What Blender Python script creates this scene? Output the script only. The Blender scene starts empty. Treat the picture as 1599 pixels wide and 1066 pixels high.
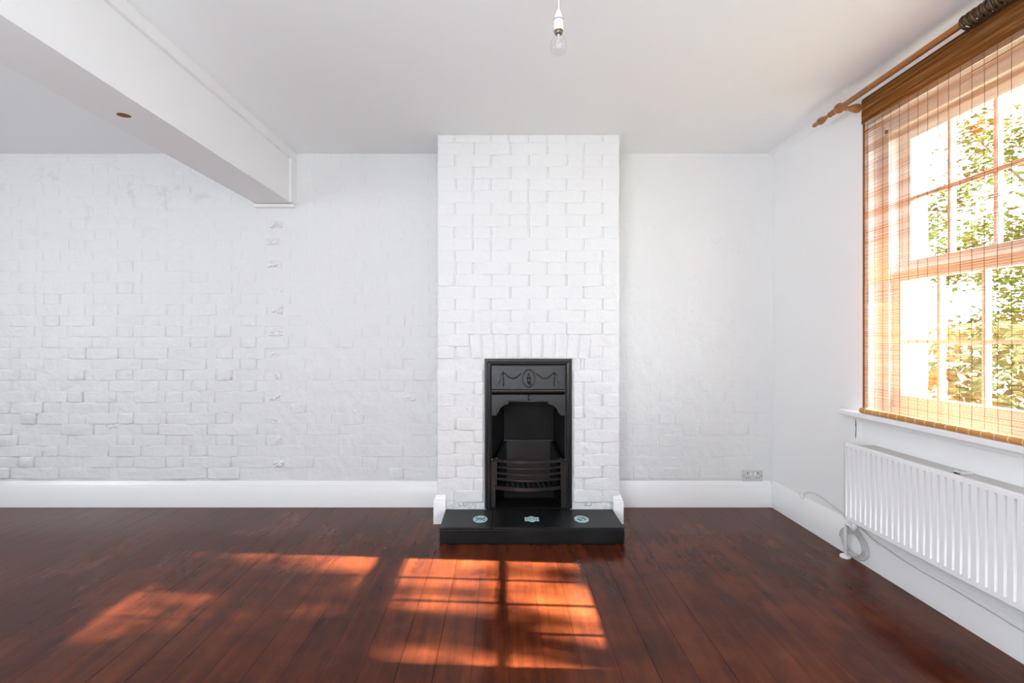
import bpy, bmesh, math, random
from mathutils import Vector, Matrix, noise
R = random.Random(7)
PI = math.pi
sc = bpy.context.scene
C = sc.collection

# ------------------------------------------------------------ camera, world, lights, exposure
CAMZ = 1.14
cam = bpy.data.cameras.new('camera'); camo = bpy.data.objects.new('camera', cam); C.objects.link(camo)
camo.location = (0, 0, CAMZ); camo.rotation_euler = (PI/2, 0, 0)
cam.sensor_width = 36; cam.lens = 36*800/1599.0
cam.shift_x = 14.5/1599; cam.shift_y = -3.0/1599
cam.clip_start = 0.02; cam.clip_end = 200
sc.camera = camo

sc.view_settings.view_transform = 'Standard'; sc.view_settings.look = 'None'
sc.view_settings.gamma = 1; sc.view_settings.use_curve_mapping = False
sc.view_settings.exposure = 0.38

w = bpy.data.worlds.new('sky'); sc.world = w; w.use_nodes = True
nt = w.node_tree; nt.nodes.clear()
wo = nt.nodes.new('ShaderNodeOutputWorld'); bg = nt.nodes.new('ShaderNodeBackground')
tc = nt.nodes.new('ShaderNodeTexCoord'); sx = nt.nodes.new('ShaderNodeSeparateXYZ'); rp = nt.nodes.new('ShaderNodeValToRGB')
rp.color_ramp.elements[0].position = 0.0; rp.color_ramp.elements[0].color = (.93, .97, 1.0, 1)
rp.color_ramp.elements[1].position = .8; rp.color_ramp.elements[1].color = (.62, .80, 1.0, 1)
nt.links.new(tc.outputs['Generated'], sx.inputs[0]); nt.links.new(sx.outputs['Z'], rp.inputs[0])
nt.links.new(rp.outputs[0], bg.inputs[0]); bg.inputs[1].default_value = 13.0
nt.links.new(bg.outputs[0], wo.inputs[0])

sun = bpy.data.lights.new('sun', 'SUN'); suno = bpy.data.objects.new('sun', sun); C.objects.link(suno)
sun.energy = 200; sun.angle = math.radians(.55); sun.color = (1, .96, .90)
suno.rotation_euler = Vector((-1, .068, -.575)).to_track_quat('-Z', 'Y').to_euler()
suno.location = (12, 0, 9)

def area(name, loc, to, sx_, sy_, energy, col):
    l = bpy.data.lights.new(name, 'AREA'); o = bpy.data.objects.new(name, l); C.objects.link(o)
    l.shape = 'RECTANGLE'; l.size = sx_; l.size_y = sy_; l.energy = energy; l.color = col
    o.location = loc; o.rotation_euler = (Vector(to)-Vector(loc)).to_track_quat('-Z', 'Y').to_euler()
    return o
# unseen fill lamps added at the closed front and left walls, no windows there
area('added_fill_front', (-1.0, -1.55, 1.45), (1.85, .9, 1.0), 1.6, 1.4, 56, (.90, .955, 1.02))
area('added_fill_left', (-4.85, .9, 1.5), (1.85, .9, 1.2), 1.3, 1.4, 40, (.90, .95, 1.01))
# unseen lamp added low behind the camera, aimed up to brighten the ceiling
area('added_ceiling_fill', (-.4, -.7, .5), (-.4, -.7, 3), 3.0, 1.2, 51, (.89, .955, 1.04))
po = area('window_portal', (2.2, 2.1, 1.5), (0, 2.1, 1.5), 1.4, 1.1, 1, (1, 1, 1)); po.data.cycles.is_portal = True

# ------------------------------------------------------------ helpers
def tag(o, label=None, cat=None, group=None, kind=None):
    if label: o['label'] = label
    if cat: o['category'] = cat
    if group: o['group'] = group
    if kind: o['kind'] = kind
    return o
def empty(name, loc=(0, 0, 0), **k):
    o = bpy.data.objects.new(name, None); o.empty_display_size = .05; C.objects.link(o); o.location = loc
    return tag(o, **k)
def link(name, me, mat, parent=None, loc=None):
    o = bpy.data.objects.new(name, me); C.objects.link(o)
    if mat is not None and not me.materials: me.materials.append(mat)
    if loc is not None: o.location = loc
    if parent is not None:
        o.parent = parent
        o.matrix_parent_inverse = Matrix.Translation(-parent.location)
    return o

class MB:
    def __init__(s): s.v = []; s.f = []
    def box(s, x0, x1, y0, y1, z0, z1):
        b = len(s.v)
        s.v += [(x0,y0,z0),(x1,y0,z0),(x1,y1,z0),(x0,y1,z0),(x0,y0,z1),(x1,y0,z1),(x1,y1,z1),(x0,y1,z1)]
        s.f += [tuple(b+i for i in q) for q in ((0,3,2,1),(4,5,6,7),(0,1,5,4),(1,2,6,5),(2,3,7,6),(3,0,4,7))]
        return s
    def loops(s, loops, close=True, cap=True):
        """list of vertex loops, bridged"""
        b = len(s.v); n = len(loops[0])
        for l in loops: s.v += [tuple(p) for p in l]
        for i in range(len(loops)-1):
            for j in range(n if close else n-1):
                k = (j+1) % n
                s.f.append((b+i*n+j, b+i*n+k, b+(i+1)*n+k, b+(i+1)*n+j))
        if cap:
            s.f.append(tuple(b+j for j in reversed(range(n))))
            s.f.append(tuple(b+(len(loops)-1)*n+j for j in range(n)))
        return s
    def lathe(s, prof, origin, axis, seg=20, cap=True):
        """prof: (r, t) along axis from origin"""
        a = Vector(axis).normalized(); u = a.orthogonal().normalized(); w_ = a.cross(u)
        o = Vector(origin)
        return s.loops([[o+a*t+(u*math.cos(2*PI*k/seg)+w_*math.sin(2*PI*k/seg))*max(r, 1e-5) for k in range(seg)] for r, t in prof], cap=cap)
    def tube(s, pts, r, seg=8, closed=False):
        pts = [Vector(p) for p in pts]; n = len(pts); ls = []
        up = None
        for i, p in enumerate(pts):
            t = (pts[min(i+1, n-1)]-pts[max(i-1, 0)]).normalized()
            if up is None: up = t.orthogonal().normalized()
            up = (up - t*up.dot(t)).normalized(); w_ = t.cross(up)
            rr = r[i] if isinstance(r, (list, tuple)) else r
            ls.append([p+(up*math.cos(2*PI*k/seg)+w_*math.sin(2*PI*k/seg))*rr for k in range(seg)])
        return s.loops(ls)
    def mesh(s, name, smooth=False, recalc=True):
        me = bpy.data.meshes.new(name); me.from_pydata(s.v, [], s.f)
        if recalc:
            bm = bmesh.new(); bm.from_mesh(me); bmesh.ops.recalc_face_normals(bm, faces=bm.faces); bm.to_mesh(me); bm.free()
        if smooth: me.polygons.foreach_set('use_smooth', [True]*len(me.polygons))
        me.update(); return me
    def build(s, name, mat, parent=None, smooth=False, bevel=0, bseg=2, auto=None):
        o = link(name, s.mesh(name, smooth or auto is not None), mat, parent)
        if bevel:
            m = o.modifiers.new('bevel', 'BEVEL'); m.width = bevel; m.segments = bseg; m.limit_method = 'ANGLE'; m.harden_normals = False
        if auto is not None:
            o.data.set_sharp_from_angle(angle=math.radians(auto))
        return o

# ------------------------------------------------------------ materials
def mat(name, col, rough=.5, metal=0, spec=.5):
    m = bpy.data.materials.new(name); m.use_nodes = True
    b = m.node_tree.nodes['Principled BSDF']
    b.inputs['Base Color'].default_value = (*col, 1); b.inputs['Roughness'].default_value = rough
    b.inputs['Metallic'].default_value = metal; b.inputs['Specular IOR Level'].default_value = spec
    return m
def N(m, t): return m.node_tree.nodes.new(t)
def L(m, a, b): m.node_tree.links.new(a, b)
def noise_n(m, scale, detail=4, vec=None, rough=.5):
    n = N(m, 'ShaderNodeTexNoise'); n.inputs['Scale'].default_value = scale; n.inputs['Detail'].default_value = detail
    n.inputs['Roughness'].default_value = rough
    if vec is not None: L(m, vec, n.inputs['Vector'])
    return n
def geo_pos(m): return N(m, 'ShaderNodeNewGeometry').outputs['Position']
def mapped(m, vec, sc_):
    mp = N(m, 'ShaderNodeMapping'); mp.inputs['Scale'].default_value = sc_; L(m, vec, mp.inputs['Vector']); return mp.outputs[0]
def bump(m, specs, dist=.002):
    """specs: [(height socket, strength)] chained"""
    b = m.node_tree.nodes['Principled BSDF']; prev = None
    for h, st, d in specs:
        bp = N(m, 'ShaderNodeBump'); bp.inputs['Strength'].default_value = st; bp.inputs['Distance'].default_value = d
        L(m, h, bp.inputs['Height'])
        if prev: L(m, prev, bp.inputs['Normal'])
        prev = bp.outputs[0]
    L(m, prev, b.inputs['Normal'])
def ramp(m, fac, stops):
    r = N(m, 'ShaderNodeValToRGB'); e = r.color_ramp.elements
    while len(e) < len(stops): e.new(.5)
    for i, (p, c) in enumerate(stops): e[i].position = p; e[i].color = (*c, 1)
    L(m, fac, r.inputs[0]); return r.outputs[0]
def math_n(m, op, a, b=None):
    n = N(m, 'ShaderNodeMath'); n.operation = op
    for i, v in enumerate((a, b)):
        if v is None: continue
        if isinstance(v, (int, float)): n.inputs[i].default_value = v
        else: L(m, v, n.inputs[i])
    return n.outputs[0]

# painted brick: white emulsion with soft lumps and a few grey scuffs high on the left
M_brick = mat('painted_brick', (.79, .80, .80), .45)
p = geo_pos(M_brick)
n1 = noise_n(M_brick, 9, 3, p); n2 = noise_n(M_brick, 60, 4, p); n3 = noise_n(M_brick, 24, 5, p, .6)
bump(M_brick, [(n1.outputs[0], .85, .016), (n3.outputs[0], .35, .006), (n2.outputs[0], .25, .0022)])
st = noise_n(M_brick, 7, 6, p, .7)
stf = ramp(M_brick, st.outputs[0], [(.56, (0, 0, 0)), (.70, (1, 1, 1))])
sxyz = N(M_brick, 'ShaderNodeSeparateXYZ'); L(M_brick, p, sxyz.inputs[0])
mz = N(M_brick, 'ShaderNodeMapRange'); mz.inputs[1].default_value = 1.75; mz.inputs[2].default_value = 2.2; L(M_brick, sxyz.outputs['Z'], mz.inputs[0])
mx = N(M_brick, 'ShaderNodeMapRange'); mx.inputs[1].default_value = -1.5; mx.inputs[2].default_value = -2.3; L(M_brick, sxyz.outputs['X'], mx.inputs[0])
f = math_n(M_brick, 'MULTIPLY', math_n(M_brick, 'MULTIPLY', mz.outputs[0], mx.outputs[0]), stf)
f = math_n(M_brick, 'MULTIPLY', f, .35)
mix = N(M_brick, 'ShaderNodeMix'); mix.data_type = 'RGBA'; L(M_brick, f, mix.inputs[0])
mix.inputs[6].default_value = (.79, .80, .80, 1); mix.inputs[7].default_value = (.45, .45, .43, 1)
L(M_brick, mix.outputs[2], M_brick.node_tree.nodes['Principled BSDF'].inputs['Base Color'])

M_plaster = mat('white_wall_plaster', (.89, .89, .89), .55)
p = geo_pos(M_plaster); bump(M_plaster, [(noise_n(M_plaster, 3, 3, p).outputs[0], .25, .02), (noise_n(M_plaster, 90, 3, p).outputs[0], .12, .001)])
M_ceil = mat('white_ceiling_paint', (.915, .935, .94), .6)
p = geo_pos(M_ceil); bump(M_ceil, [(noise_n(M_ceil, 2.5, 3, p).outputs[0], .2, .02), (noise_n(M_ceil, 60, 3, p).outputs[0], .15, .001)])
M_gloss = mat('white_gloss_woodwork', (.88, .88, .88), .28)
p = geo_pos(M_gloss); bump(M_gloss, [(noise_n(M_gloss, 14, 3, p).outputs[0], .12, .003)])
M_rad = mat('radiator_enamel', (.92, .92, .92), .25)
p = geo_pos(M_rad); bump(M_rad, [(noise_n(M_rad, 200, 2, p).outputs[0], .05, .0005)])
M_plastic = mat('white_plastic', (.85, .85, .85), .35); p = geo_pos(M_plastic); bump(M_plastic, [(noise_n(M_plastic, 150, 2, p).outputs[0], .05, .0004)])
M_steelgrey = mat('grey_socket_plate', (.62, .62, .61), .4); p = geo_pos(M_steelgrey); bump(M_steelgrey, [(noise_n(M_steelgrey, 180, 2, p).outputs[0], .05, .0003)])
M_dark = mat('dark_recess', (.015, .014, .013), .8); p = geo_pos(M_dark); bump(M_dark, [(noise_n(M_dark, 50, 2, p).outputs[0], .1, .001)])
M_holewood = mat('bare_brown_timber', (.30, .16, .05), .7); p = geo_pos(M_holewood); bump(M_holewood, [(noise_n(M_holewood, 90, 2, p).outputs[0], .2, .001)])
M_iron = mat('black_cast_iron', (.017, .017, .018), .29, 0, .75)
p = geo_pos(M_iron); bump(M_iron, [(noise_n(M_iron, 120, 4, p).outputs[0], .25, .0012), (noise_n(M_iron, 14, 3, p).outputs[0], .15, .003)])
L(M_iron, ramp(M_iron, noise_n(M_iron, 9, 4, p).outputs[0], [(.3, (.0045, .0045, .005)), (.75, (.014, .014, .014))]), M_iron.node_tree.nodes['Principled BSDF'].inputs['Base Color'])
M_soot = mat('sooty_iron', (.010, .010, .010), .55, 0, .25); p = geo_pos(M_soot)
bump(M_soot, [(noise_n(M_soot, 40, 5, p).outputs[0], .3, .003)])
L(M_soot, ramp(M_soot, noise_n(M_soot, 6, 4, p).outputs[0], [(.35, (.002, .002, .002)), (.75, (.010, .0098, .0095))]), M_soot.node_tree.nodes['Principled BSDF'].inputs['Base Color'])
M_slate = mat('black_painted_hearth', (.014, .014, .015), .42, 0, .3); p = geo_pos(M_slate)
bump(M_slate, [(noise_n(M_slate, 70, 4, p).outputs[0], .3, .0012)])
L(M_slate, ramp(M_slate, noise_n(M_slate, 5, 6, p, .65).outputs[0], [(.38, (.0035, .0035, .004)), (.8, (.018, .0175, .018))]), M_slate.node_tree.nodes['Principled BSDF'].inputs['Base Color'])
M_aqua = mat('pale_turquoise_glaze', (.42, .66, .66), .25); p = geo_pos(M_aqua)
L(M_aqua, ramp(M_aqua, noise_n(M_aqua, 60, 3, p).outputs[0], [(.35, (.36, .55, .56)), (.7, (.60, .80, .79))]), M_aqua.node_tree.nodes['Principled BSDF'].inputs['Base Color'])

# floor boards: dark red-brown stained timber, grain along the board
def floor_mat():
    m = mat('stained_floorboard', (.1, .03, .012), .3)
    bs = m.node_tree.nodes['Principled BSDF']
    p = geo_pos(m)
    oi = N(m, 'ShaderNodeObjectInfo')
    add = N(m, 'ShaderNodeVectorMath'); add.operation = 'ADD'; cb = N(m, 'ShaderNodeCombineXYZ')
    L(m, math_n(m, 'MULTIPLY', oi.outputs['Random'], 37.0), cb.inputs[1]); L(m, p, add.inputs[0]); L(m, cb.outputs[0], add.inputs[1])
    g = noise_n(m, 1, 6, mapped(m, add.outputs[0], (20, 1.6, 1)), .5)
    fine = noise_n(m, 1, 5, mapped(m, add.outputs[0], (170, 5, 1)), .6)
    blotch = noise_n(m, 2.6, 5, mapped(m, p, (1.2, 1.0, 1)), .65)
    mixv = math_n(m, 'ADD', math_n(m, 'ADD', math_n(m, 'MULTIPLY', g.outputs[0], .30), math_n(m, 'MULTIPLY', blotch.outputs[0], .54)),
                  math_n(m, 'MULTIPLY', fine.outputs[0], .16))
    mixv = math_n(m, 'ADD', mixv, math_n(m, 'MULTIPLY', math_n(m, 'SUBTRACT', oi.outputs['Random'], .5), .035))
    col = ramp(m, mixv, [(.34, (.028, .0085, .005)), (.46, (.062, .0135, .0052)), (.56, (.100, .0215, .0068)), (.70, (.145, .037, .011))])
    L(m, col, bs.inputs['Base Color'])
    rr = N(m, 'ShaderNodeMapRange'); rr.inputs[3].default_value = .10; rr.inputs[4].default_value = .26
    L(m, noise_n(m, 5, 5, p).outputs[0], rr.inputs[0]); L(m, rr.outputs[0], bs.inputs['Roughness'])
    bs.inputs['Specular IOR Level'].default_value = .5; bs.inputs['IOR'].default_value = 1.22
    bump(m, [(fine.outputs[0], .12, .001), (noise_n(m, 4, 3, mapped(m, add.outputs[0], (3, .6, 1))).outputs[0], .25, .006)])
    return m
M_floor = floor_mat()

def wood(name, c0, c1, rough=.35, scale=(60, 4, 60)):
    m = mat(name, c1, rough); p = geo_pos(m)
    g = noise_n(m, 1, 5, mapped(m, p, scale))
    L(m, ramp(m, g.outputs[0], [(.3, c0), (.7, c1)]), m.node_tree.nodes['Principled BSDF'].inputs['Base Color'])
    bump(m, [(g.outputs[0], .1, .001)]); return m
M_pole = wood('honey_pine_varnish', (.25, .085, .011), (.40, .155, .021), .28)
M_ring = wood('dark_stained_rings', (.025, .012, .005), (.085, .042, .014), .35)
M_roll = wood('tan_blind_roll', (.52, .22, .05), (.68, .32, .09), .5)
M_string = mat('dark_blind_string', (.10, .05, .025), .8); p = geo_pos(M_string); bump(M_string, [(noise_n(M_string, 300, 2, p).outputs[0], .2, .0005)])
M_wrap = mat('cream_string_wrap', (.85, .70, .50), .8); p = geo_pos(M_wrap); bump(M_wrap, [(noise_n(M_wrap, 300, 2, p).outputs[0], .2, .0005)])

def slat_mat(name, stops, trans):
    m = bpy.data.materials.new(name); m.use_nodes = True; nt = m.node_tree; nt.nodes.clear()
    p = geo_pos(m)
    n = noise_n(m, 1, 3, mapped(m, p, (1, 3, 190)), .6)
    col = ramp(m, n.outputs[0], stops)
    d = N(m, 'ShaderNodeBsdfDiffuse'); t = N(m, 'ShaderNodeBsdfTranslucent'); mx = N(m, 'ShaderNodeMixShader'); mx.inputs[0].default_value = trans
    L(m, col, d.inputs[0]); L(m, col, t.inputs[0]); L(m, d.outputs[0], mx.inputs[1]); L(m, t.outputs[0], mx.inputs[2])
    o = N(m, 'ShaderNodeOutputMaterial'); L(m, mx.outputs[0], o.inputs[0]); return m
M_slat = slat_mat('bamboo_slats', [(.24, (.10, .032, .009)), (.36, (.27, .095, .027)), (.52, (.46, .19, .062)), (.74, (.70, .42, .20))], .42)
M_val = slat_mat('bamboo_valance', [(.3, (.20, .070, .018)), (.5, (.36, .145, .04)), (.7, (.60, .32, .12))], .5)
M_bind = slat_mat('brown_edge_tape', [(.3, (.28, .11, .035)), (.7, (.38, .16, .055))], .3)

M_glass = bpy.data.materials.new('window_glass'); M_glass.use_nodes = True; M_glass.node_tree.nodes.clear()
def schlick(m, k=.96):
    lw = N(m, 'ShaderNodeLayerWeight'); lw.inputs[0].default_value = .5
    return math_n(m, 'ADD', math_n(m, 'MULTIPLY', math_n(m, 'POWER', lw.outputs['Facing'], 5), k), .04)
tr = N(M_glass, 'ShaderNodeBsdfTransparent'); tr.inputs[0].default_value = (.97, .98, .975, 1)
gl = N(M_glass, 'ShaderNodeBsdfGlossy'); gl.inputs['Roughness'].default_value = .02
mx = N(M_glass, 'ShaderNodeMixShader'); L(M_glass, schlick(M_glass), mx.inputs[0]); L(M_glass, tr.outputs[0], mx.inputs[1]); L(M_glass, gl.outputs[0], mx.inputs[2])
oo = N(M_glass, 'ShaderNodeOutputMaterial'); L(M_glass, mx.outputs[0], oo.inputs[0])

# ------------------------------------------------------------ room shell
WX, WY = 1.85, 3.51          # right wall plane, back wall plane
XL, YF, H = -4.9, -1.7, 2.411
CF = 3.19                    # chimney face
CX0, CX1 = -.407, .726
FX0, FX1, FZ = -.112, .430, 1.021     # fireplace opening outline in the chimney face
WIN = (1.56, 2.59, .775, 2.22)        # window opening y0 y1 z0 z1
S = 'structure'

# floor
floor = empty('floor', kind=S)
sub = MB().box(XL, WX+.1, YF, WY+.1, -.06, -.022).build('subfloor', M_dark, floor)
pitch = .128; k0 = int((XL+1.26)/pitch)-1; k = k0
fm = {}
while True:
    x0 = -1.26+k*pitch; x1 = x0+pitch
    k += 1
    if x1 < XL: continue
    if x0 > WX+.02: break
    x1c = min(x1, WX+.03); x0c = max(x0, XL)
    wd = R.choice((.0002, .0003, .0004, .0008)) if min(abs(x0+1.388), abs(x0+1.26), abs(x0-.66), abs(x0+.364)) > .01 else .0018
    h = R.uniform(-.0004, 0)
    b = MB()
    pr = [(x0c+wd*.5, -.02), (x0c+wd*.5, h-.0006), (x0c+wd*.5+.0004, h), (x1c-wd*.5-.0004, h), (x1c-wd*.5, h-.0006), (x1c-wd*.5, -.02)]
    # follow the edge of the alcoves: a plain board runs to the back wall
    ye = WY
    b.loops([[(x, YF, z) for x, z in pr], [(x, ye, z) for x, z in pr]])
    b.build('floorboard', M_floor, floor)

# ceiling
MB().box(XL, WX+.3, YF, WY+.15, H, H+.08).build('ceiling', M_ceil).__setitem__('kind', S)
# unseen walls
MB().box(XL-.1, XL, YF, WY+.15, 0, H).build('wall_left', M_plaster)['kind'] = S
MB().box(XL-.1, WX+.3, YF-.1, YF, 0, H).build('wall_front', M_plaster)['kind'] = S
# right wall with the window opening
y0, y1, z0, z1 = WIN
wr = MB()
wr.box(WX, WX+.3, YF, y0, 0, H).box(WX, WX+.3, y1, WY+.15, 0, H).box(WX, WX+.3, y0, y1, 0, z0).box(WX, WX+.3, y0, y1, z1, H)
wr.build('wall_right', M_plaster)['kind'] = S

# ---- bricks
def brick_variant(L_, H_, seed):
    """painted brick front: soft rounded block, local origin at its centre on the mortar plane, front towards -Y, unit depth"""
    rr = random.Random(seed)
    def loop(ins, drop, jit, yc):
        # ins: side inset; yc: depth at corners, top/bottom middles, side middles
        a, c = L_/2-ins, H_/2-drop
        pts = [(-a, -c), (0, -c), (a, -c), (a, 0), (a, c), (0, c), (-a, c), (-a, 0)]
        out = []
        for i, (x, z) in enumerate(pts):
            y = yc[0] if i in (0, 2, 4, 6) else (yc[1] if i in (1, 5) else yc[2])
            out.append((x+rr.uniform(-jit, jit), -y*(1+rr.uniform(-.12, .12)), z+rr.uniform(-jit, jit)*.6))
        return out
    b = MB(); n = 8
    ls = [loop(.0025, -.0012, .0012, (.20, .86, -.02)), loop(.0065, .0035, .0016, (.76, .96, .60)), loop(.0120, .010, .002, (.97, 1.0, .97))]
    for l in ls: b.v += l
    for i in range(2):
        for j in range(n):
            k = (j+1) % n; b.f.append((i*n+j, i*n+k, (i+1)*n+k, (i+1)*n+j))
    b.v.append((rr.uniform(-.01, .01), -1.0, 0)); c = len(b.v)-1
    for j in range(n): b.f.append((2*n+j, 2*n+(j+1) % n, c))
    return b
VAR = {}
def brick_mesh(Lq, Hq):
    key = (round(Lq, 3), round(Hq, 3)); i = R.randrange(7)
    if (key, i) not in VAR:
        me = brick_variant(key[0], key[1], hash((key, i)) & 0xffff).mesh('brick', True, True)
        me.materials.append(M_brick); VAR[(key, i)] = me
    return VAR[(key, i)]
def lay(parent, bricks, face_y, limit=300):
    """bricks: (x0,x1,z0,z1,depth,tilt)"""
    bricks.sort(key=lambda q: -(q[1]-q[0])*(q[3]-q[2])-(1 if (q[0]+q[1])/2 > -3.4 else 0))
    rest = MB(); nrest = 0
    for i, (a, b_, c, d, dep, tilt) in enumerate(bricks):
        cx, cz = (a+b_)/2, (c+d)/2
        if i < limit and cx > -3.5:
            o = bpy.data.objects.new('brick', brick_mesh(round((b_-a)/.004)*.004, round((d-c)/.004)*.004)); C.objects.link(o)
            o.location = (cx, face_y, cz); o.scale = (1, dep, 1); o.rotation_euler = (0, tilt, 0); o.parent = parent
            if parent.location.length: o.matrix_parent_inverse = Matrix.Translation(-parent.location)
        else:
            v = brick_variant(b_-a, d-c, i); base = len(rest.v); nrest += 1
            ct, st_ = math.cos(tilt), math.sin(tilt)
            rest.v += [(cx+x*ct+z*st_, face_y+y*dep, cz-x*st_+z*ct) for x, y, z in v.v]
            rest.f += [tuple(base+q for q in f_) for f_ in v.f]
    if nrest:
        o = rest.build('remaining_bricks', M_brick, parent, smooth=True); o['kind'] = 'stuff'

COURSE = .0744
def flemish(X0, X1, Z0, Z1, relief, phase=-2.524, zref=.933, drop=.0):
    out = []
    r0 = int(math.floor((Z0-zref)/COURSE)); r1 = int(math.ceil((Z1-zref)/COURSE))
    for r in range(r0, r1):
        za, zb = zref+r*COURSE, zref+(r+1)*COURSE
        za, zb = max(za, Z0), min(zb, Z1)
        if zb-za < .03: continue
        st_, hd = .2245, .1120; per = st_+hd
        off = phase+(0 if r % 2 else per/2)+R.uniform(-.006, .006)
        x = off+math.floor((X0-off)/per)*per-per
        cuts = []
        while x < X1+per:
            cuts += [x, x+st_]; x += per
        cuts = sorted(set([X0, X1]+[c+R.uniform(-.005, .005) for c in cuts if X0+.03 < c < X1-.03]))
        # now and then two bricks read as one under the paint
        i = 1
        while i < len(cuts)-1:
            if R.random() < drop and cuts[i+1]-cuts[i-1] < .36: cuts.pop(i)
            i += 1
        zw = R.uniform(-.0015, .0015)
        for a, b_ in zip(cuts[:-1], cuts[1:]):
            if b_-a < .02: continue
            cx, cz = (a+b_)/2, (za+zb)/2
            dep = relief(cx, cz)*(1+R.choice((-.65, -.4, -.1, 0, .1, .35, .6))*max(.12, min(1, (1.7-cz)/1.1)))
            out.append((a+.001, b_-.001, za+zw, zb+zw, max(dep, .0004), R.gauss(0, .008)*min(1, dep/.003)))
    return out
wl = empty('wall_back_left', kind=S)
MB().box(XL-.1, CX0+.05, WY, WY+.15, 0, H).build('mortar_backing', M_brick, wl)
def rel_left(x, z):
    t = max(0, min(1, (1.95-z)/1.1))            # thick paint hides the courses higher up
    if x > -1.5: return (.0024+.0024*t)
    return .0030+.0052*t
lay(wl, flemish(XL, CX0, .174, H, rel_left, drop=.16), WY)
# rough keyed brick ends where a cross wall once stood, every other course
def rough_patch(cx, cz, wx, hz, y, amp, seed, parent):
    nx, nz = 10, 7; b = MB(); g = []
    for j in range(nz):
        for i in range(nx):
            u, v = i/(nx-1), j/(nz-1)
            e = min(u, 1-u, v, 1-v)*4; e = min(1, e)
            h = amp*e*2.6*abs(noise.noise(Vector((u*3.6+seed*3.1, v*2.6, seed*1.7))))+amp*.35*e - (0 if e > 0 else .003)
            b.v.append((cx+(u-.5)*wx, y-h, cz+(v-.5)*hz))
    for j in range(nz-1):
        for i in range(nx-1):
            b.f.append((j*nx+i, j*nx+i+1, (j+1)*nx+i+1, (j+1)*nx+i))
    return b.build('broken_brick_end', M_brick, parent)
for i, py in enumerate((350, 378, 412, 450, 484, 518, 552, 586, 620, 655, 689, 724)):
    rough_patch((432-785)*WY/800+R.uniform(-.02, .02), CAMZ-(py-530)*WY/800, R.choice((.06, .10, .115)), .06, WY-.0022, R.uniform(.006, .011), i+1, wl)
for i, (px, py) in enumerate(((130, 650), (175, 662), (372, 620), (262, 640), (60, 700), (45, 655), (375, 420), (560, 645), (640, 620))):
    rough_patch((px-785)*WY/800, CAMZ-(py-530)*WY/800, .12, .065, WY-.001, .004, i+30, wl)

wrr = empty('wall_back_right', kind=S)
MB().box(CX1-.05, WX+.3, WY, WY+.15, 0, H).build('mortar_backing', M_brick, wrr)
def rel_right(x, z): return .0010+.0034*max(0, min(1, (1.45-z)/1.0))
lay(wrr, flemish(CX1, WX, .174, H, rel_right, drop=.25), WY)
for i, (px, py) in enumerate(((1068, 585), (1095, 662), (1118, 375), (1150, 388), (1120, 620))):
    rough_patch((px-785)*WY/800, CAMZ-(py-530)*WY/800, .09, .05, WY-.0008, .0035, i+50, wrr)

# ---- chimney breast
cb_ = empty('chimney_breast', kind=S)
core = MB()
core.box(CX0+.004, FX0+.01, CF+.0, WY, 0, H).box(FX1-.01, CX1-.004, CF, WY, 0, H).box(FX0+.01, FX1-.01, CF, WY, FZ-.01, H)
core.box(FX0+.01, FX1-.01, WY-.03, WY, 0, FZ-.01)
core.build('chimney_core', M_brick, cb_)
def px2x(px): return (px-785)*CF/800
def rel_ch(x, z): return .0085+.0015*max(0, min(1, (1.6-z)/1.0))
bricks = []
zr = 1.172
joA = [739.2, 796.5, 854, 911.4]; joB = [710.5, 767, 825, 884, 940]
r = -14
while True:
    za, zb = zr+r*.0744, zr+(r+1)*.0744
    if za > H: break
    if zb < .10: r += 1; continue
    zb = min(zb, H)
    za = max(za, .095)
    js = joA if r % 2 else joB
    cuts = [CX0]+[px2x(q+R.uniform(-1.2, 1.2)) for q in js]+[CX1]
    extra = []
    for a, b_ in zip(cuts[:-1], cuts[1:]):
        if b_-a > .2 and R.random() < .16: extra.append((a+b_)/2+R.uniform(-.008, .008))
    cuts = sorted(cuts+extra)
    for a, b_ in zip(cuts[:-1], cuts[1:]):
        segs = [(a, b_)]
        if za < FZ+.150 and zb > .1 and r < 0:
            lo, hi = (FX0-.004, FX1+.004)
            if za > FZ-.05: lo, hi = px2x(733), px2x(920)
            elif zb > FZ: lo, hi = px2x(745), px2x(905)
            segs = []
            if a < lo: segs.append((a, min(b_, lo)))
            if b_ > hi: segs.append((max(a, hi), b_))
        for p_, q_ in segs:
            if q_-p_ < .022 or zb-za < .02: continue
            cx = (p_+q_)/2; cz = (za+zb)/2
            dep = rel_ch(cx, cz)*(1+R.choice((-.4, -.2, 0, 0, .1, .25, .4))*max(.07, min(1, (1.75-cz)/.7)))
            # corner bricks stand a touch proud of the arris, so the outline is uneven
            ex = R.uniform(0, .003)
            pp = p_-ex if abs(p_-CX0) < 1e-6 else p_+.001
            qq = q_+ex if abs(q_-CX1) < 1e-6 else q_-.001
            bricks.append((pp, qq, za, zb, dep, R.gauss(0, .006)))
    r += 1
lay(cb_, bricks, CF)
# soldier arch over the fireplace: ten slightly fanned bricks on end
for i in range(10):
    a = 733+i*18.9; b_ = a+18.9
    cx = px2x((a+b_)/2); t = (i-4.5)/4.5
    o = bpy.data.objects.new('soldier_brick', brick_mesh(.071, .146)); C.objects.link(o)
    o.location = (cx, CF, FZ+.0755); o.scale = (1, R.uniform(.006, .011), 1); o.rotation_euler = (0, t*.085+R.gauss(0, .012), 0); o.parent = cb_
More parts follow.
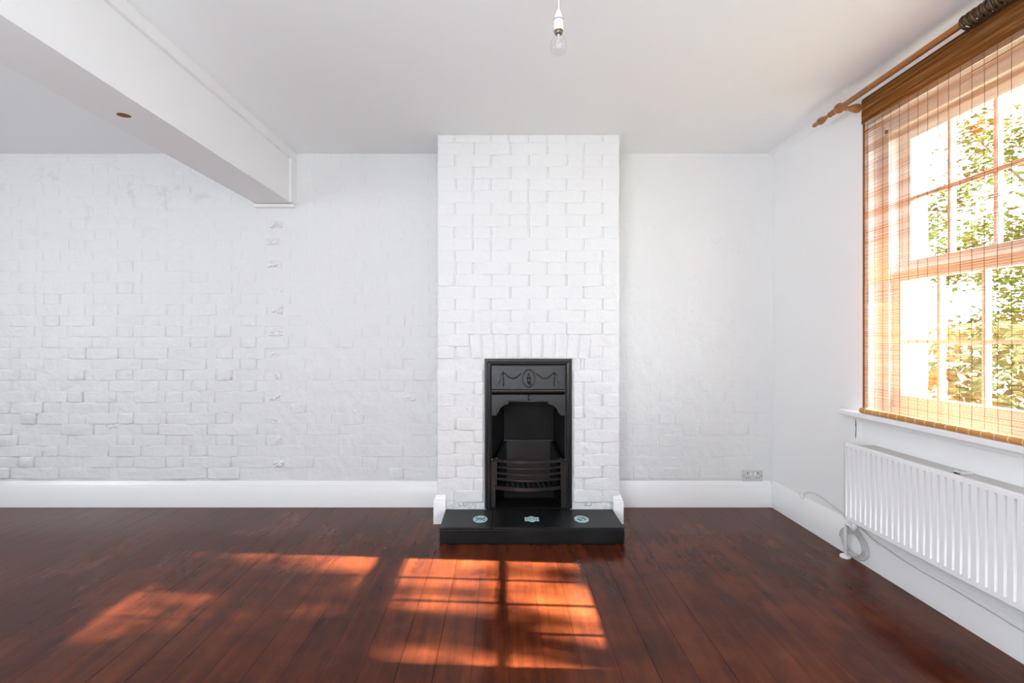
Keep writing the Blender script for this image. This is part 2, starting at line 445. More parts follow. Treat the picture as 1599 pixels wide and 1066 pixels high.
# loose lumps of mortar round the fireplace foot
for i, (px, py, ww) in enumerate(((702, 790, .05), (722, 783, .07), (738, 790, .05), (918, 783, .05), (935, 776, .06), (948, 790, .06), (730, 640, .05), (915, 640, .05), (915, 700, .05), (910, 720, .06))):
    rough_patch(px2x(px), CAMZ-(py-530)*CF/800, ww, .06, CF-.002, .007, i+70, cb_)

# ---- skirting boards
def skirt(name, path, closed_ends=True):
    """path of wall-line points (x,y) with the room on the left of travel"""
    prof = [(0, 0), (.020, 0), (.020, .138), (.0185, .141), (.0165, .142), (.0165, .147), (.013, .156), (.0085, .164), (.0075, .170), (.0045, .1745), (0, .176)]
    n = len(path); loops = []
    for i, (x, y) in enumerate(path):
        p_ = Vector((x, y))
        d0 = (p_-Vector(path[i-1])).normalized() if i else None
        d1 = (Vector(path[i+1])-p_).normalized() if i < n-1 else None
        if d0 is None: d0 = d1
        if d1 is None: d1 = d0
        n0 = Vector((-d0.y, d0.x)); n1 = Vector((-d1.y, d1.x)); m_ = (n0+n1).normalized(); m_ = m_/max(.3, m_.dot(n0))
        loops.append([(x+m_.x*d, y+m_.y*d, z) for d, z in prof])
    o = MB().loops(loops).build(name, M_gloss, auto=32); o['kind'] = S
    return o
e = .0012
skirt('baseboard_back_left', [(CX0-.0205, WY-.009), (XL, WY-.009)])
skirt('baseboard_chimney_left', [(px2x(696.3)+.001, CF-.0045), (CX0-.001, CF-.0045), (CX0-.001, WY-.009)])
skirt('baseboard_back_right', [(WX-.022, WY-.009), (CX1+.0225, WY-.009)])
skirt('baseboard_chimney_right', [(CX1+.001, WY-.009), (CX1+.001, CF-.0045), (px2x(957), CF-.0045)])
skirt('baseboard_right', [(WX-.001, YF), (WX-.001, WY-.009)])
skirt('baseboard_left', [(XL, WY-.03), (XL, YF)])

# ------------------------------------------------------------ beam across the two rooms
BX0, BX1, BZ = -1.682, -1.430, 2.065
bm_e = empty('ceiling_beam', kind=S)
hx, hy, hr = -1.565, 2.117, .026
b = MB()
b.box(BX0, BX1, YF, WY, BZ+.03, H-.0005)
# underside plate with a round hole
segs = 24; ring = [(hx+hr*math.cos(2*PI*k/segs), hy+hr*math.sin(2*PI*k/segs)) for k in range(segs)]
def outer(k):
    a = 2*PI*k/segs; c, s_ = math.cos(a), math.sin(a); q = .1/max(abs(c), abs(s_)); return (hx+c*q, hy+s_*q)
for z, fl in ((BZ, False),):
    base = len(b.v)
    b.v += [(x, y, z) for x, y in ring]+[(x, y, z+.03) for x, y in ring]+[(*outer(k), z) for k in range(segs)]
    for k in range(segs):
        q = (k+1) % segs
        b.f.append((base+k, base+q, base+segs+q, base+segs+k)); b.f.append((base+2*segs+k, base+2*segs+q, base+q, base+k))
for (a0, a1, c0, c1) in ((BX0, hx-.1, hy-.1, hy+.1), (hx+.1, BX1, hy-.1, hy+.1), (BX0, BX1, YF, hy-.1), (BX0, BX1, hy+.1, WY)):
    base = len(b.v); b.v += [(a0, c0, BZ), (a1, c0, BZ), (a1, c1, BZ), (a0, c1, BZ)]; b.f.append((base, base+3, base+2, base+1))
for x in (BX0, BX1):
    base = len(b.v); b.v += [(x, YF, BZ), (x, WY, BZ), (x, WY, BZ+.03), (x, YF, BZ+.03)]; b.f.append((base, base+1, base+2, base+3))
b.build('beam_casing', M_plaster, bm_e)
h_ = MB(); h_.lathe([(hr-.0006, .0), (hr-.0006, .0280)], (hx, hy, BZ+.001), (0, 0, 1), 24, cap=False); h_.build('drilled_hole_lining', M_holewood, bm_e, smooth=True)
h2 = MB(); h2.lathe([(hr, 0), (hr, .0006)], (hx, hy, BZ+.0285), (0, 0, 1), 24); h2.build('drilled_hole_bottom', M_dark, bm_e)
t1 = MB(); t1.box(BX1, BX1+.020, YF, WY, H-.058, H-.0005); t1.build('trim_1', M_gloss, bevel=.002)['kind'] = S
t2 = MB(); t2.box(BX1, BX1+.018, WY-.085, WY, BZ-.004, H-.058); t2.build('trim_2', M_gloss, bevel=.002)['kind'] = S
t3 = MB(); t3.box(BX0-.006, BX1+.012, WY-.035, WY, BZ-.026, BZ-.004); t3.build('trim_3', M_gloss, bevel=.003)['kind'] = S
# coving-like fillet between ceiling and right wall
cv = []
for y in (YF, WY):
    cv.append([(WX, y, H), (WX, y, H-.045), (WX-.006, y, H-.028), (WX-.02, y, H-.010), (WX-.045, y, H)])
MB().loops(cv).build('trim_4', M_plaster, smooth=False, auto=60)['kind'] = S

# ------------------------------------------------------------ sash window
win = empty('window_1', kind=S)
fx0, fx1 = 1.925, 2.05
b = MB(); b.box(fx0, fx1, y1-.035, y1, z0, z1).box(fx0, fx1, y0, y0+.035, z0, z1).box(fx0, fx1, y0+.035, y1-.035, z1-.045, z1).box(fx0, fx1+.04, y0+.035, y1-.035, z0, z0+.035)
# parting beads
b.box(fx0-.012, fx0+.004, y1-.05, y1-.025, z0, z1).box(fx0-.012, fx0+.004, y0+.025, y0+.05, z0, z1).box(fx0-.012, fx0+.004, y0+.025, y1-.025, z1-.06, z1-.035)
b.build('window_frame', M_gloss, win, bevel=.002)
YE = [1.655, 1.865, 2.08, 2.295, 2.505]
def sash(name, gx, zs, top_rail, bot_rail):
    st_ = MB(); hw = .019
    zt, zb_ = zs[-1], zs[0]
    st_.box(gx-hw, gx+hw, YE[-1], y1-.036, zb_-bot_rail, zt+top_rail).box(gx-hw, gx+hw, y0+.036, YE[0], zb_-bot_rail, zt+top_rail)
    st_.box(gx-hw, gx+hw, YE[0], YE[-1], zt, zt+top_rail).box(gx-hw, gx+hw, YE[0], YE[-1], zb_-bot_rail, zb_)
    s_ = st_.build(name, M_gloss, win, bevel=.002)
    for y in YE[1:-1]: MB().box(gx-.014, gx+.014, y-.0085, y+.0085, zb_, zt).build('glazing_bar', M_gloss, s_, bevel=.003)
    for z in zs[1:-1]:
        for a, b_ in zip(YE[:-1], YE[1:]):
            MB().box(gx-.014, gx+.014, a+.0086 if a > YE[0] else a, b_-.0086 if b_ < YE[-1] else b_, z-.0085, z+.0085).build('glazing_bar', M_gloss, s_, bevel=.003)
    for a, b_ in zip(YE[:-1], YE[1:]):
        for c, d in zip(zs[:-1], zs[1:]):
            MB().box(gx-.0015, gx+.0015, a+.004, b_-.004, c+.004, d-.004).build('glass_pane', M_glass, s_)
sash('upper_sash', 2.012, [1.527, 1.83, 2.12], .05, .048)
sash('lower_sash', 1.965, [.87, 1.13, 1.425], .050, .06)
sl = MB(); sl.box(1.776, WX+.02, 1.42, 2.715, .748, .775).box(WX, fx0+.01, y0, y1, .760, .7755); sl.build('window_sill', M_gloss, win, bevel=.005, bseg=3)
# panelled apron under the sill
ap = empty('trim_5', kind=S)
a_ = MB(); a_.box(WX-.030, WX, 2.625, 2.685, .18, .748).box(WX-.030, WX, 1.44, 2.625, .725, .748).box(WX-.030, WX, 1.44, 1.50, .18, .725)
a_.build('apron_frame', M_gloss, ap, bevel=.002)
a_ = MB(); a_.box(WX-.010, WX, 1.50, 2.625, .18, .725); a_.build('apron_panel', M_gloss, ap)
a_ = MB(); a_.loops([[(WX-.0306, 2.640+.002*math.sin(k*1.7)-wd_, z), (WX-.0306, 2.640+.002*math.sin(k*1.7)+wd_, z), (WX-.0295, 2.640, z)] for k, (z, wd_) in enumerate([(.735, .0004), (.72, .0018), (.70, .0032), (.68, .002), (.655, .003), (.63, .0006)])])
a_.build('paint_crack', M_dark, ap)

# ------------------------------------------------------------ bamboo blind
BLX = 1.79; BY0, BY1 = 1.50, 2.543; BT = 2.329
bl = empty('bamboo_blind', (BLX, 2.02, BT), label='tan split-bamboo roll-up blind hanging over the sunny sash window on the right', cat='blind')
def slats(x, za, zb, pitch_, gapf, y0_, y1_, name, m, seed, wob=.0012, hr_=(.38, .56)):
    rr = random.Random(seed); b = MB(); z = za; st_ = 9; i = 0
    while z < zb:
        dens = .5+.5*noise.noise(Vector((z*22, seed, 0)))*1.6
        gap = max(.0002, gapf*pitch_*(.35+1.3*dens)); hh = pitch_*rr.uniform(*hr_)
        if z+hh > zb: break
        ph = rr.uniform(0, 99); tl = rr.uniform(-.0012, .0012); ls = []
        for s_ in range(st_):
            u = s_/(st_-1); y = y0_+(y1_-y0_)*u
            dz = wob*noise.noise(Vector((y*3.5, z*3, ph*.02)))*1.5+tl*(u-.5)+.0006*noise.noise(Vector((y*14, ph, 0)))
            dx = .0012*noise.noise(Vector((y*6, ph, 5)))
            ls.append([(x-.0005+dx, y, z+dz), (x-.0005+dx, y, z+hh+dz), (x+.0005+dx, y, z+hh+dz), (x+.0005+dx, y, z+dz)])
        b.loops(ls); z += hh+gap; i += 1
    o = b.build(name, m, bl); o['kind'] = 'stuff'; return i
ns = slats(BLX, .806, BT-.012, .0042, .62, BY0, BY1, 'bamboo_slats', M_slat, 3)
slats(BLX-.009, BT-.125, BT-.003, .0042, .08, BY0, BY1, 'bamboo_valance', M_val, 11, .0004, (.7, .85))
MB().box(BLX-.006, BLX+.008, BY0, BY1, BT-.014, BT+.002).build('head_batten', M_ring, bl, bevel=.002)
for y in (1.62, 2.42):
    MB().box(BLX+.008, WX, y-.012, y+.012, BT-.012, BT).build('fixing_bracket', M_ring, bl)
for y in (BY1-.004, BY0+.004):
    MB().box(BLX-.0022, BLX+.0018, y-.0055, y+.0055, .80, BT-.014).build('edge_binding', M_bind, bl)
ys = []; y = 2.461-.0509*-1
YS0 = BLX*800/582.0
y = YS0+.0509
kk = 0
while y > BY0+.01:
    pts = []
    for i in range(13):
        z = .80+(BT-.012-.80)*i/12
        pts.append((BLX-.0030, y+.0012*math.sin(i*2.1+kk*1.3), z))
    MB().tube(pts, .0008, 4).build('binding_string', M_string, bl)
    ys.append(y); y -= .0509; kk += 1
MB().lathe([(.006, 0), (.0118, .0015), (.0128, .01), (.0128, BY1+.02-BY0-.01), (.0118, BY1+.02-BY0-.0015), (.006, BY1+.02-BY0)], (BLX-.004, BY0-.01, .7885), (0, 1, 0), 20).build('bottom_roll', M_roll, bl, auto=40)
for y in ys+[YS0+.0509*1.75]:
    MB().lathe([(.0129, 0), (.0137, .0008), (.0137, .0018), (.0129, .0026)], (BLX-.004, y-.0013, .7885), (.06, 1, 0), 20, cap=False).build('string_wrap', M_wrap, bl, smooth=True)

# ------------------------------------------------------------ curtain pole
PX, PZ = 1.745, 2.338; PYB = 2.655
cp = empty('curtain_pole', (PX, PYB, PZ), label='turned honey pine curtain pole with carved finial above the blind', cat='curtain pole')
MB().lathe([(.0135, 0), (.0135, PYB-.9)], (PX, .9, PZ), (0, 1, 0), 24).build('pole', M_pole, cp, auto=50)
fin = [(.0135, -.03), (.0165, -.026), (.0165, -.021), (.0245, -.010), (.0252, 0), (.0235, .011), (.016, .021), (.0115, .030), (.0125, .040), (.0155, .047), (.0155, .053), (.0105, .059),
       (.0098, .066), (.0145, .071), (.0145, .077), (.0105, .083), (.0092, .095), (.0100, .110), (.0140, .125), (.0185, .140), (.0205, .152), (.0180, .166), (.0125, .180), (.0100, .192), (.0118, .202), (.0118, .212), (.0080, .222), (.001, .226)]
MB().lathe(fin, (PX, PYB, PZ), (0, 1, 0), 24).build('finial', M_pole, cp, smooth=True)
def pole_bracket(y):
    MB().lathe([(.009, .018), (.011, .028), (.0135, .033), (.011, .040), (.010, .045), (.015, .058), (.021, .076), (.023, .088), (.0215, .098), (.018, .1045)], (PX, y, PZ), (1, 0, 0), 20).build('wall_bracket', M_pole, cp, smooth=True)
pole_bracket(PYB); pole_bracket(1.2)
ring_mesh = None
for i in range(10):
    y = 1.925-i*.0225+R.uniform(-.002, .002)
    rr_, r2 = .0255, .0050
    if ring_mesh is None:
        b = MB(); ls = []
        for a in range(20):
            A = 2*PI*a/20; c = Vector((math.cos(A)*rr_, 0, math.sin(A)*rr_)); u = c.normalized()
            ls.append([c+u*math.cos(2*PI*q/8)*r2+Vector((0, math.sin(2*PI*q/8)*r2*1.3, 0)) for q in range(8)])
        ls.append(ls[0]); b.loops(ls, cap=False)
        b.tube([(.0, 0, -.0285), (.002, 0, -.034), (0, 0, -.039), (-.002, 0, -.034), (0, 0, -.0285)], .001, 5)
        ring_mesh = b.mesh('curtain_ring', True); ring_mesh.materials.append(M_ring)
    o = bpy.data.objects.new('curtain_ring', ring_mesh); C.objects.link(o)
    o.location = (PX, y, PZ-.0065); o.rotation_euler = (R.uniform(-.1, .1), R.uniform(-.3, .3), R.uniform(-.1, .1))
    ordn = ['first', 'second', 'third', 'fourth', 'fifth', 'sixth', 'seventh', 'eighth', 'ninth', 'tenth', 'eleventh', 'twelfth'][i]
    tag(o, '%s dark wooden curtain ring from the finial end, bunched on the pole' % ordn, 'curtain ring', 'curtain rings bunched on the pole')

# ------------------------------------------------------------ cast iron fireplace
def FXp(px): return (px-785)*(CF-.012)/800
def FZp(py): return CAMZ-(py-530)*(CF-.012)/800
HT = .093
fp = empty('fireplace', (FXp(825), CF, HT), label='black cast-iron bedroom fireplace with oval relief panel set in the chimney breast', cat='fireplace')
fx0_, fx1_ = FX0, FX1; zt = FZ
YFp = CF-.012
# moulded outer frame: profile swept up, over and down
prof = [(0, .0), (0, -.010), (.004, -.014), (.010, -.014), (.013, -.009), (.017, -.009), (.022, -.020), (.030, -.024), (.036, -.018), (.038, -.006), (.044, -.004), (.046, .010)]
loops = []
for (x, z, sx_, sz_) in ((fx0_, HT, 1, 0), (fx0_, zt, 1, -1), (fx1_, zt, -1, -1), (fx1_, HT, -1, 0)):
    loops.append([(x+sx_*u, CF-.0035+v, z+sz_*u) for u, v in prof])
MB().loops(loops, cap=True).build('frame', M_iron, fp, auto=35)
ix0, ix1 = fx0_+.044, fx1_-.044; izt = zt-.044
zr0, zr1 = FZp(614), FZp(607.5)
# frieze panel with its ribbed ground
b = MB(); b.box(ix0, ix1, CF-.004, CF+.008, zr1, izt); b.build('frieze_panel', M_iron, fp)
b = MB()
for k in range(12):
    z = zr1+.012+k*(izt-zr1-.024)/11
    b.box(ix0+.012, FXp(811), CF-.0056, CF-.0035, z-.0018, z+.0018).box(FXp(841), ix1-.012, CF-.0056, CF-.0035, z-.0018, z+.0018)
o = b.build('ribbed_ground', M_iron, fp); o['kind'] = 'stuff'
b = MB(); pr = [(CF-.004, 0), (CF-.014, .004), (CF-.018, .013), (CF-.014, .022), (CF-.004, .026)]
zc = (zr0+zr1)/2-.013
b.loops([[(x, y, zc+z) for y, z in pr] for x in (ix0, ix1)]); b.build('rail', M_iron, fp, auto=40)
# oval medallion with figure
ocx, ocz = FXp(825.8), FZp(590.7); oy = CF-.006
ls = []
for a in range(33):
    A = 2*PI*a/32; c = Vector((ocx+math.cos(A)*.0375, oy, ocz+math.sin(A)*.054)); u = Vector((math.cos(A), 0, math.sin(A)))
    ls.append([c+u*math.cos(2*PI*q/8)*.0046+Vector((0, math.sin(2*PI*q/8)*.007, 0)) for q in range(8)])
b = MB(); b.loops(ls, cap=False); b.build('oval_medallion', M_iron, fp, smooth=True)
def blob(b, c, r, seg=10, rings=5):
    c = Vector(c); ls = []
    for i in range(rings+1):
        t = -PI/2+PI*i/rings
        ls.append([c+Vector((math.cos(2*PI*k/seg)*max(math.cos(t), .02)*r[0], math.sin(2*PI*k/seg)*max(math.cos(t), .02)*r[1], math.sin(t)*r[2])) for k in range(seg)])
    b.loops(ls)
b = MB()
blob(b, (ocx-.001, oy, ocz+.026), (.0055, .006, .0065)); blob(b, (ocx-.002, oy, ocz+.009), (.009, .007, .014)); 
b.tube([(ocx+.004, oy-.002, ocz+.016), (ocx+.011, oy-.003, ocz+.004), (ocx+.007, oy-.002, ocz-.006)], .0026, 6)
b.tube([(ocx-.006, oy-.002, ocz+.015), (ocx-.013, oy-.003, ocz+.002)], .0024, 6)
b.tube([(ocx-.003, oy, ocz), (ocx-.006, oy-.002, ocz-.018), (ocx-.002, oy, ocz-.040)], [.008, .006, .0035], 8)
b.tube([(ocx+.002, oy, ocz), (ocx+.007, oy-.002, ocz-.018), (ocx+.009, oy, ocz-.042)], [.008, .006, .0035], 8)
b.build('relief_figure', M_iron, fp, smooth=True)
# garlands and hanging husks either side of the oval
for s_ in (-1, 1):
    hxp = ocx+s_*.158
    b = MB(); b.tube([(hxp, CF-.008, ocz+.042), (hxp+.001, CF-.009, ocz), (hxp, CF-.008, ocz-.050)], [.0035, .0028, .0024], 7)
    for q in range(6): blob(b, (hxp+s_*.002*math.sin(q), CF-.009, ocz+.036-q*.016), (.0062-.0005*q, .006, .0075), 8, 4)
    b.build('hanging_husk', M_iron, fp, smooth=True)
    b = MB(); pts = []
    for q in range(13):
        u = q/12; x = ocx+s_*(.045+.108*u); z = ocz+.034-.034*math.sin(PI*u); pts.append((x, CF-.007, z))
    b.tube(pts, .0026, 6)
    for q in range(1, 12): blob(b, (pts[q][0], CF-.008, pts[q][2]), (.0045+.0022*math.sin(PI*q/12), .005, .0045+.002*math.sin(PI*q/12)), 8, 4)
    b.build('garland', M_iron, fp, smooth=True)
    b = MB(); pts = [(hxp+s_*.006, CF-.007, ocz+.034), (hxp+s_*.024, CF-.009, ocz+.012), (hxp+s_*.018, CF-.008, ocz-.012), (hxp+s_*.030, CF-.007, ocz-.030)]
    b.tube(pts, .0028, 6); b.build('ribbon_tail', M_iron, fp, smooth=True)
# arched hood plate with cut-out opening
zh1 = zr0-.010; zo = FZp(626.5)
left = [(ix0, FZp(649)), (FXp(775.5), FZp(649)), (FXp(776.5), FZp(645)), (FXp(778.5), FZp(640)), (FXp(782), FZp(635.5)), (FXp(787), FZp(632)), (FXp(793.5), FZp(630.5)), (FXp(793.5), zo)]
cxm = (ix0+ix1)/2
right = [(2*cxm-x, z) for x, z in reversed(left)]
edge = left+right
b = MB(); y_f, y_b = CF-.004, CF+.012
n = len(edge); 
for y in (y_f, y_b):
    b.v += [(x, y, z) for x, z in edge]; b.v += [(x, y, zh1) for x, z in edge]
for j in range(n-1):
    b.f.append((j, j+1, n+j+1, n+j)); o2 = 2*n; b.f.append((o2+j, o2+n+j, o2+n+j+1, o2+j+1)); b.f.append((j, o2+j, o2+j+1, j+1))
b.build('hood_plate', M_iron, fp)
b = MB(); b.tube([(x, y_f-.001, z) for x, z in edge[1:-1]], .0050, 8); b.build('hood_beading', M_iron, fp, smooth=True)
b = MB(); 
for k in range(38):
    x = ix0+.008+k*(ix1-ix0-.016)/37
    zlo = zo+.010 if FXp(797) < x < 2*cxm-FXp(797) else zo-.010
    if x < FXp(779) or x > 2*cxm-FXp(779): zlo = FZp(645)
    if abs(x-ocx) < .012: continue
    b.box(x-.0016, x+.0016, y_f-.0016, y_f+.001, zlo, zh1-.003)
o = b.build('reeding', M_iron, fp); o['kind'] = 'stuff'
b = MB(); b.tube([(ocx, y_f-.003, zh1), (ocx, y_f-.004, zh1-.022), (ocx, y_f-.003, zo+.004)], [.006, .0045, .003], 8); b.build('keystone_drop', M_iron, fp, smooth=True)
# jambs below the hood
for s_, (xa, xb) in ((-1, (ix0-.002, ix0+.024)), (1, (ix1-.024, ix1+.002))):
    b = MB(); b.box(xa, xb, CF-.004, CF+.010, HT, FZp(716)); b.build('lower_jamb', M_iron, fp, bevel=.002)
# firebox
bx0, bx1, by = FXp(787)-.0, 2*cxm-FXp(787), CF+.20
bx0 = -.0+((787-785)*by/800); bx1 = (864-785)*by/800
zg = FZp(716)       # top of the grate
b = MB()
b.loops([[(ix0, CF+.010, HT), (ix0, CF+.010, izt)], [(bx0, by, HT), (bx0, by, izt)]], close=False, cap=False)
b.build('left_cheek', M_iron, fp)
b = MB(); b.loops([[(ix1, CF+.010, HT), (ix1, CF+.010, izt)], [(bx1, by, HT), (bx1, by, izt)]], close=False, cap=False); b.build('right_cheek', M_iron, fp)
b = MB(); b.loops([[(bx0-.01, by, HT), (bx1+.01, by, HT)], [(bx0-.01, by, izt), (bx1+.01, by, izt)]], close=False, cap=False); b.build('back_plate', M_soot, fp)
b = MB(); b.box(ix0, ix1, CF-.004, by, HT-.006, HT+.0008); b.build('ash_floor', M_soot, fp)
b = MB(); b.loops([[(ix0, CF+.012, izt), (ix1, CF+.012, izt)], [(ix0, by, izt-.02), (ix1, by, izt-.02)]], close=False, cap=False); b.build('throat_plate', M_soot, fp)
# fire basket: flat top rim at the back and both sides, inner box, bowed front bars
def rim(p0, p1, w0, h_=.012):
    p0, p1 = Vector(p0), Vector(p1); d = (p1-p0).normalized(); s2 = Vector((-d.y, d.x, 0)).normalized()*w0/2
    b = MB(); b.loops([[p0-s2, p0+s2, p0+s2-Vector((0, 0, h_)), p0-s2-Vector((0, 0, h_))], [p1-s2, p1+s2, p1+s2-Vector((0, 0, h_)), p1-s2-Vector((0, 0, h_))]]); return b
zb_rim = CAMZ-(686-530)*(by-.02)/800
fl = (FXp(777), CF+.0, FZp(716)); bkL = ((789-785)*(by-.02)/800, by-.015, zb_rim); bkR = ((861-785)*(by-.02)/800, by-.015, zb_rim); frr = (FXp(874.5), CF+.0, FZp(716))
rim(fl, bkL, .022).build('side_rim', M_iron, fp, bevel=.002)
rim(frr, bkR, .022).build('side_rim', M_iron, fp, bevel=.002)
rim((bkL[0]-.012, bkL[1], zb_rim), (bkR[0]+.012, bkR[1], zb_rim), .028).build('back_rim', M_iron, fp, bevel=.002)
b = MB()
zlow = FZp(764)
def wallq(a, c, b=b): b.loops([[a, (a[0], a[1], zlow)], [c, (c[0], c[1], zlow)]], close=False, cap=False)
wallq((fl[0]+.008, fl[1]+.01, fl[2]-.006), (bkL[0]+.010, bkL[1]-.012, zb_rim-.006)); wallq((bkL[0]+.010, bkL[1]-.012, zb_rim-.006), (bkR[0]-.010, bkR[1]-.012, zb_rim-.006)); wallq((bkR[0]-.010, bkR[1]-.012, zb_rim-.006), (frr[0]-.008, frr[1]+.01, frr[2]-.006))
b.build('fire_basket', M_iron, fp)
# grate floor slots
b = MB()
for k in range(11):
    x = FXp(784)+k*(FXp(867)-FXp(784))/10
    b.box(x-.005, x+.005, CF-.03, by-.03, zlow+.006, zlow+.014)
    if 1 < k < 10: b.box(x-.003, x+.003, CF-.045-.01*math.sin(PI*k/10), CF-.03, zlow+.010, zlow+.026)
o = b.build('grate_floor', M_iron, fp, bevel=.001); 
def bar(name, py, hh, bow, x0, x1, thick, mat_=M_iron):
    z = FZp(py); ls = []
    for i in range(17):
        u = i/16; x = x0+(x1-x0)*u; y = CF-.012-bow*math.sin(PI*u)
        c = [(-thick/2, -hh/2+.0015), (-thick/2, hh/2-.0015), (-thick/2+.002, hh/2), (thick/2, hh/2), (thick/2, -hh/2), (-thick/2+.002, -hh/2)]
        ls.append([(x, y+a, z+b2) for a, b2 in c])
    MB().loops(ls).build(name, mat_, fp, auto=40)
xa, xb = FXp(775), FXp(876)
bar('top_bar', 718.5, .020, .048, FXp(771.5), FXp(879.5), .014)
for py in (728.5, 738, 747): bar('front_bar', py, .014, .052, xa, xb, .010)
bar('bottom_bar', 760.5, .022, .055, FXp(772.5), FXp(877.5), .012)
for x in (xa, xb):
    MB().box(x-.005, x+.005, CF-.018, CF-.006, FZp(764), FZp(714)).build('bar_stop', M_iron, fp, bevel=.0015)
for x in (FXp(768.5), FXp(882.5)):
    b = MB(); blob(b, (x, CF-.022, FZp(717)), (.010, .010, .010)); b.build('grate_lug', M_iron, fp, smooth=True)

# ------------------------------------------------------------ hearth
HX0, HX1, HY0 = -.3525, .6785, 2.854
he = empty('hearth', ((HX0+HX1)/2, 3.02, 0), label='low black painted hearth slab with three turquoise inlays in front of the fireplace', cat='hearth')
b = MB(); b.box(HX0, HX1, HY0, CF-.026, 0.0015, HT-.012); b.build('slab_body', M_slate, he, bevel=.004)
xs = [HX0-.001, (768.5-785)*2.87/800, (849-785)*2.87/800, HX1+.001]
for a, b_ in zip(xs[:-1], xs[1:]):
    m_ = MB(); m_.box(a+.0012, b_-.0012, HY0-.002, CF-.0262, HT-.0125, HT); t = m_.build('hearth_tile', M_slate, he, bevel=.004, bseg=3)
def disc(b, cx, cy, rx, ry, z0_, z1_, seg=28, inner=None):
    ls = [[(cx+rx*math.cos(2*PI*k/seg), cy+ry*math.sin(2*PI*k/seg), z) for k in range(seg)] for z in (z0_, z1_)]
    if inner:
        li = [[(cx+inner*rx*math.cos(2*PI*k/seg), cy+inner*ry*math.sin(2*PI*k/seg), z) for k in range(seg)] for z in (z1_, z0_)]
        b.loops(ls+li, cap=False)
    else: b.loops(ls)
iy = 2.987
def inlay(cx, kind):
    b = MB(); z = HT
    if kind == 'mid':
        b.box(cx-.041, cx+.041, iy-.030, iy+.030, z-.001, z+.0011); disc(b, cx, iy, .024, .047, z-.001, z+.0016)
        lab = 'pale grey-turquoise barred inlay'
    else:
        disc(b, cx, iy, .042, .058, z-.001, z+.0012); lab = 'pale turquoise oval inlay with dark scroll marks'
    o = b.build('inlay', M_aqua, he); o['label'] = lab
    d = MB()
    if kind == 'mid':
        for q in (-.030, -.012, .012, .030): d.box(cx+q-.0012, cx+q+.0012, iy-.026, iy+.026, z+.0012, z+.0019)
        d.box(cx-.038, cx+.038, iy-.002, iy+.002, z+.0012, z+.0019)
    else:
        s_ = 1 if kind == 'l' else -1
        disc(d, cx, iy, .034, .047, z+.001, z+.0018, inner=.93)
        for q in (-.016, 0, .016):
            pts = [(cx+q+s_*.007*math.sin(t*1.2+q*90), iy-.028+.056*t/6, z+.0018) for t in range(7)]
            d.tube(pts, .0022, 5)
        d.tube([(cx-.026, iy+.004, z+.0018), (cx-.010, iy-.012, z+.0018), (cx+.010, iy+.012, z+.0018), (cx+.026, iy-.004, z+.0018)], .0018, 5)
    d.build('inlay_pattern', mat_pat, o)
mat_pat = mat('inlay_dark_lines', (.08, .13, .14), .5); p = geo_pos(mat_pat); bump(mat_pat, [(noise_n(mat_pat, 200, 2, p).outputs[0], .1, .0004)])
inlay((750-785)*iy/800, 'l'); inlay((830.3-785)*iy/800, 'mid'); inlay((908-785)*iy/800, 'r')

# ------------------------------------------------------------ radiator
RX = 1.73; RY1, RY0 = 2.592, 1.15; RZ0, RZ1 = .233, .624
ra = empty('radiator', (RX, 2.0, RZ0), label='white fluted panel radiator fixed under the window sill', cat='radiator')
pit = .0339; b = MB(); cols = []
y = RY1; cols.append((y, 0)); y0g = 2.575
g = y0g
while g > RY0+.02:
    cols += [(g+.0070, 0), (g+.0030, 1), (g-.0030, 1), (g-.0070, 0)]; g -= pit
cols.append((RY0, 0))
rows = [(RZ0, 0, .006), (RZ0+.004, 0, 0), (RZ0+.020, 0, 0), (RZ0+.024, 1, 0), (RZ1-.024, 1, 0), (RZ1-.020, 0, 0), (RZ1-.004, 0, 0), (RZ1, 0, .006)]
nc = len(cols)
for z, a, bk in rows:
    for y, c in cols: b.v.append((RX+a*c*.0085+bk, y, z))
for j in range(len(rows)-1):
    for i in range(nc-1): b.f.append((j*nc+i, (j+1)*nc+i, (j+1)*nc+i+1, j*nc+i+1))
o = b.build('front_panel', M_rad, ra, auto=50)
sm = o.modifiers.new('thick', 'SOLIDIFY'); sm.thickness = .0025; sm.offset = -1 if True else 1
MB().box(RX+.012, RX+.024, RY0+.004, RY1-.004, RZ0+.004, RZ1-.004).build('water_panel', M_rad, ra, bevel=.003)
MB().box(RX+.001, RX+.030, RY1-.004, RY1, RZ0+.004, RZ1-.004).build('end_seam', M_rad, ra, bevel=.001)
b = MB(); yy = RY1-.05
while yy > RY0+.05:
    b.box(RX+.024, RX+.052, yy-.0005, yy+.0005, RZ0+.03, RZ1-.03); yy -= .0167
b.box(RX+.051, RX+.053, RY0+.05, RY1-.05, RZ0+.03, RZ1-.028)
M_dust = mat('dusty_grey_enamel', (.30, .285, .27), .7); p = geo_pos(M_dust); bump(M_dust, [(noise_n(M_dust, 90, 3, p).outputs[0], .2, .001)])
M_grille = mat('dusty_top_grille', (.58, .56, .545), .6); p = geo_pos(M_grille); bump(M_grille, [(noise_n(M_grille, 90, 3, p).outputs[0], .2, .001)])
o = b.build('convector_fins', M_dust, ra); o['kind'] = 'stuff'
MB().box(RX+.033, WX-.0125, RY0+.05, 2.535, RZ1-.012, RZ1-.006).build('top_grille', M_grille, ra, bevel=.001)
for yb in (2.50, 1.925, 1.3):
    b = MB(); b.box(RX+.053, WX-.0105, yb-.016, yb+.016, RZ1-.16, RZ1-.075)
    b.build('hanging_bracket', M_rad, ra)
yb = (RX+.03)*800/(1494-785)
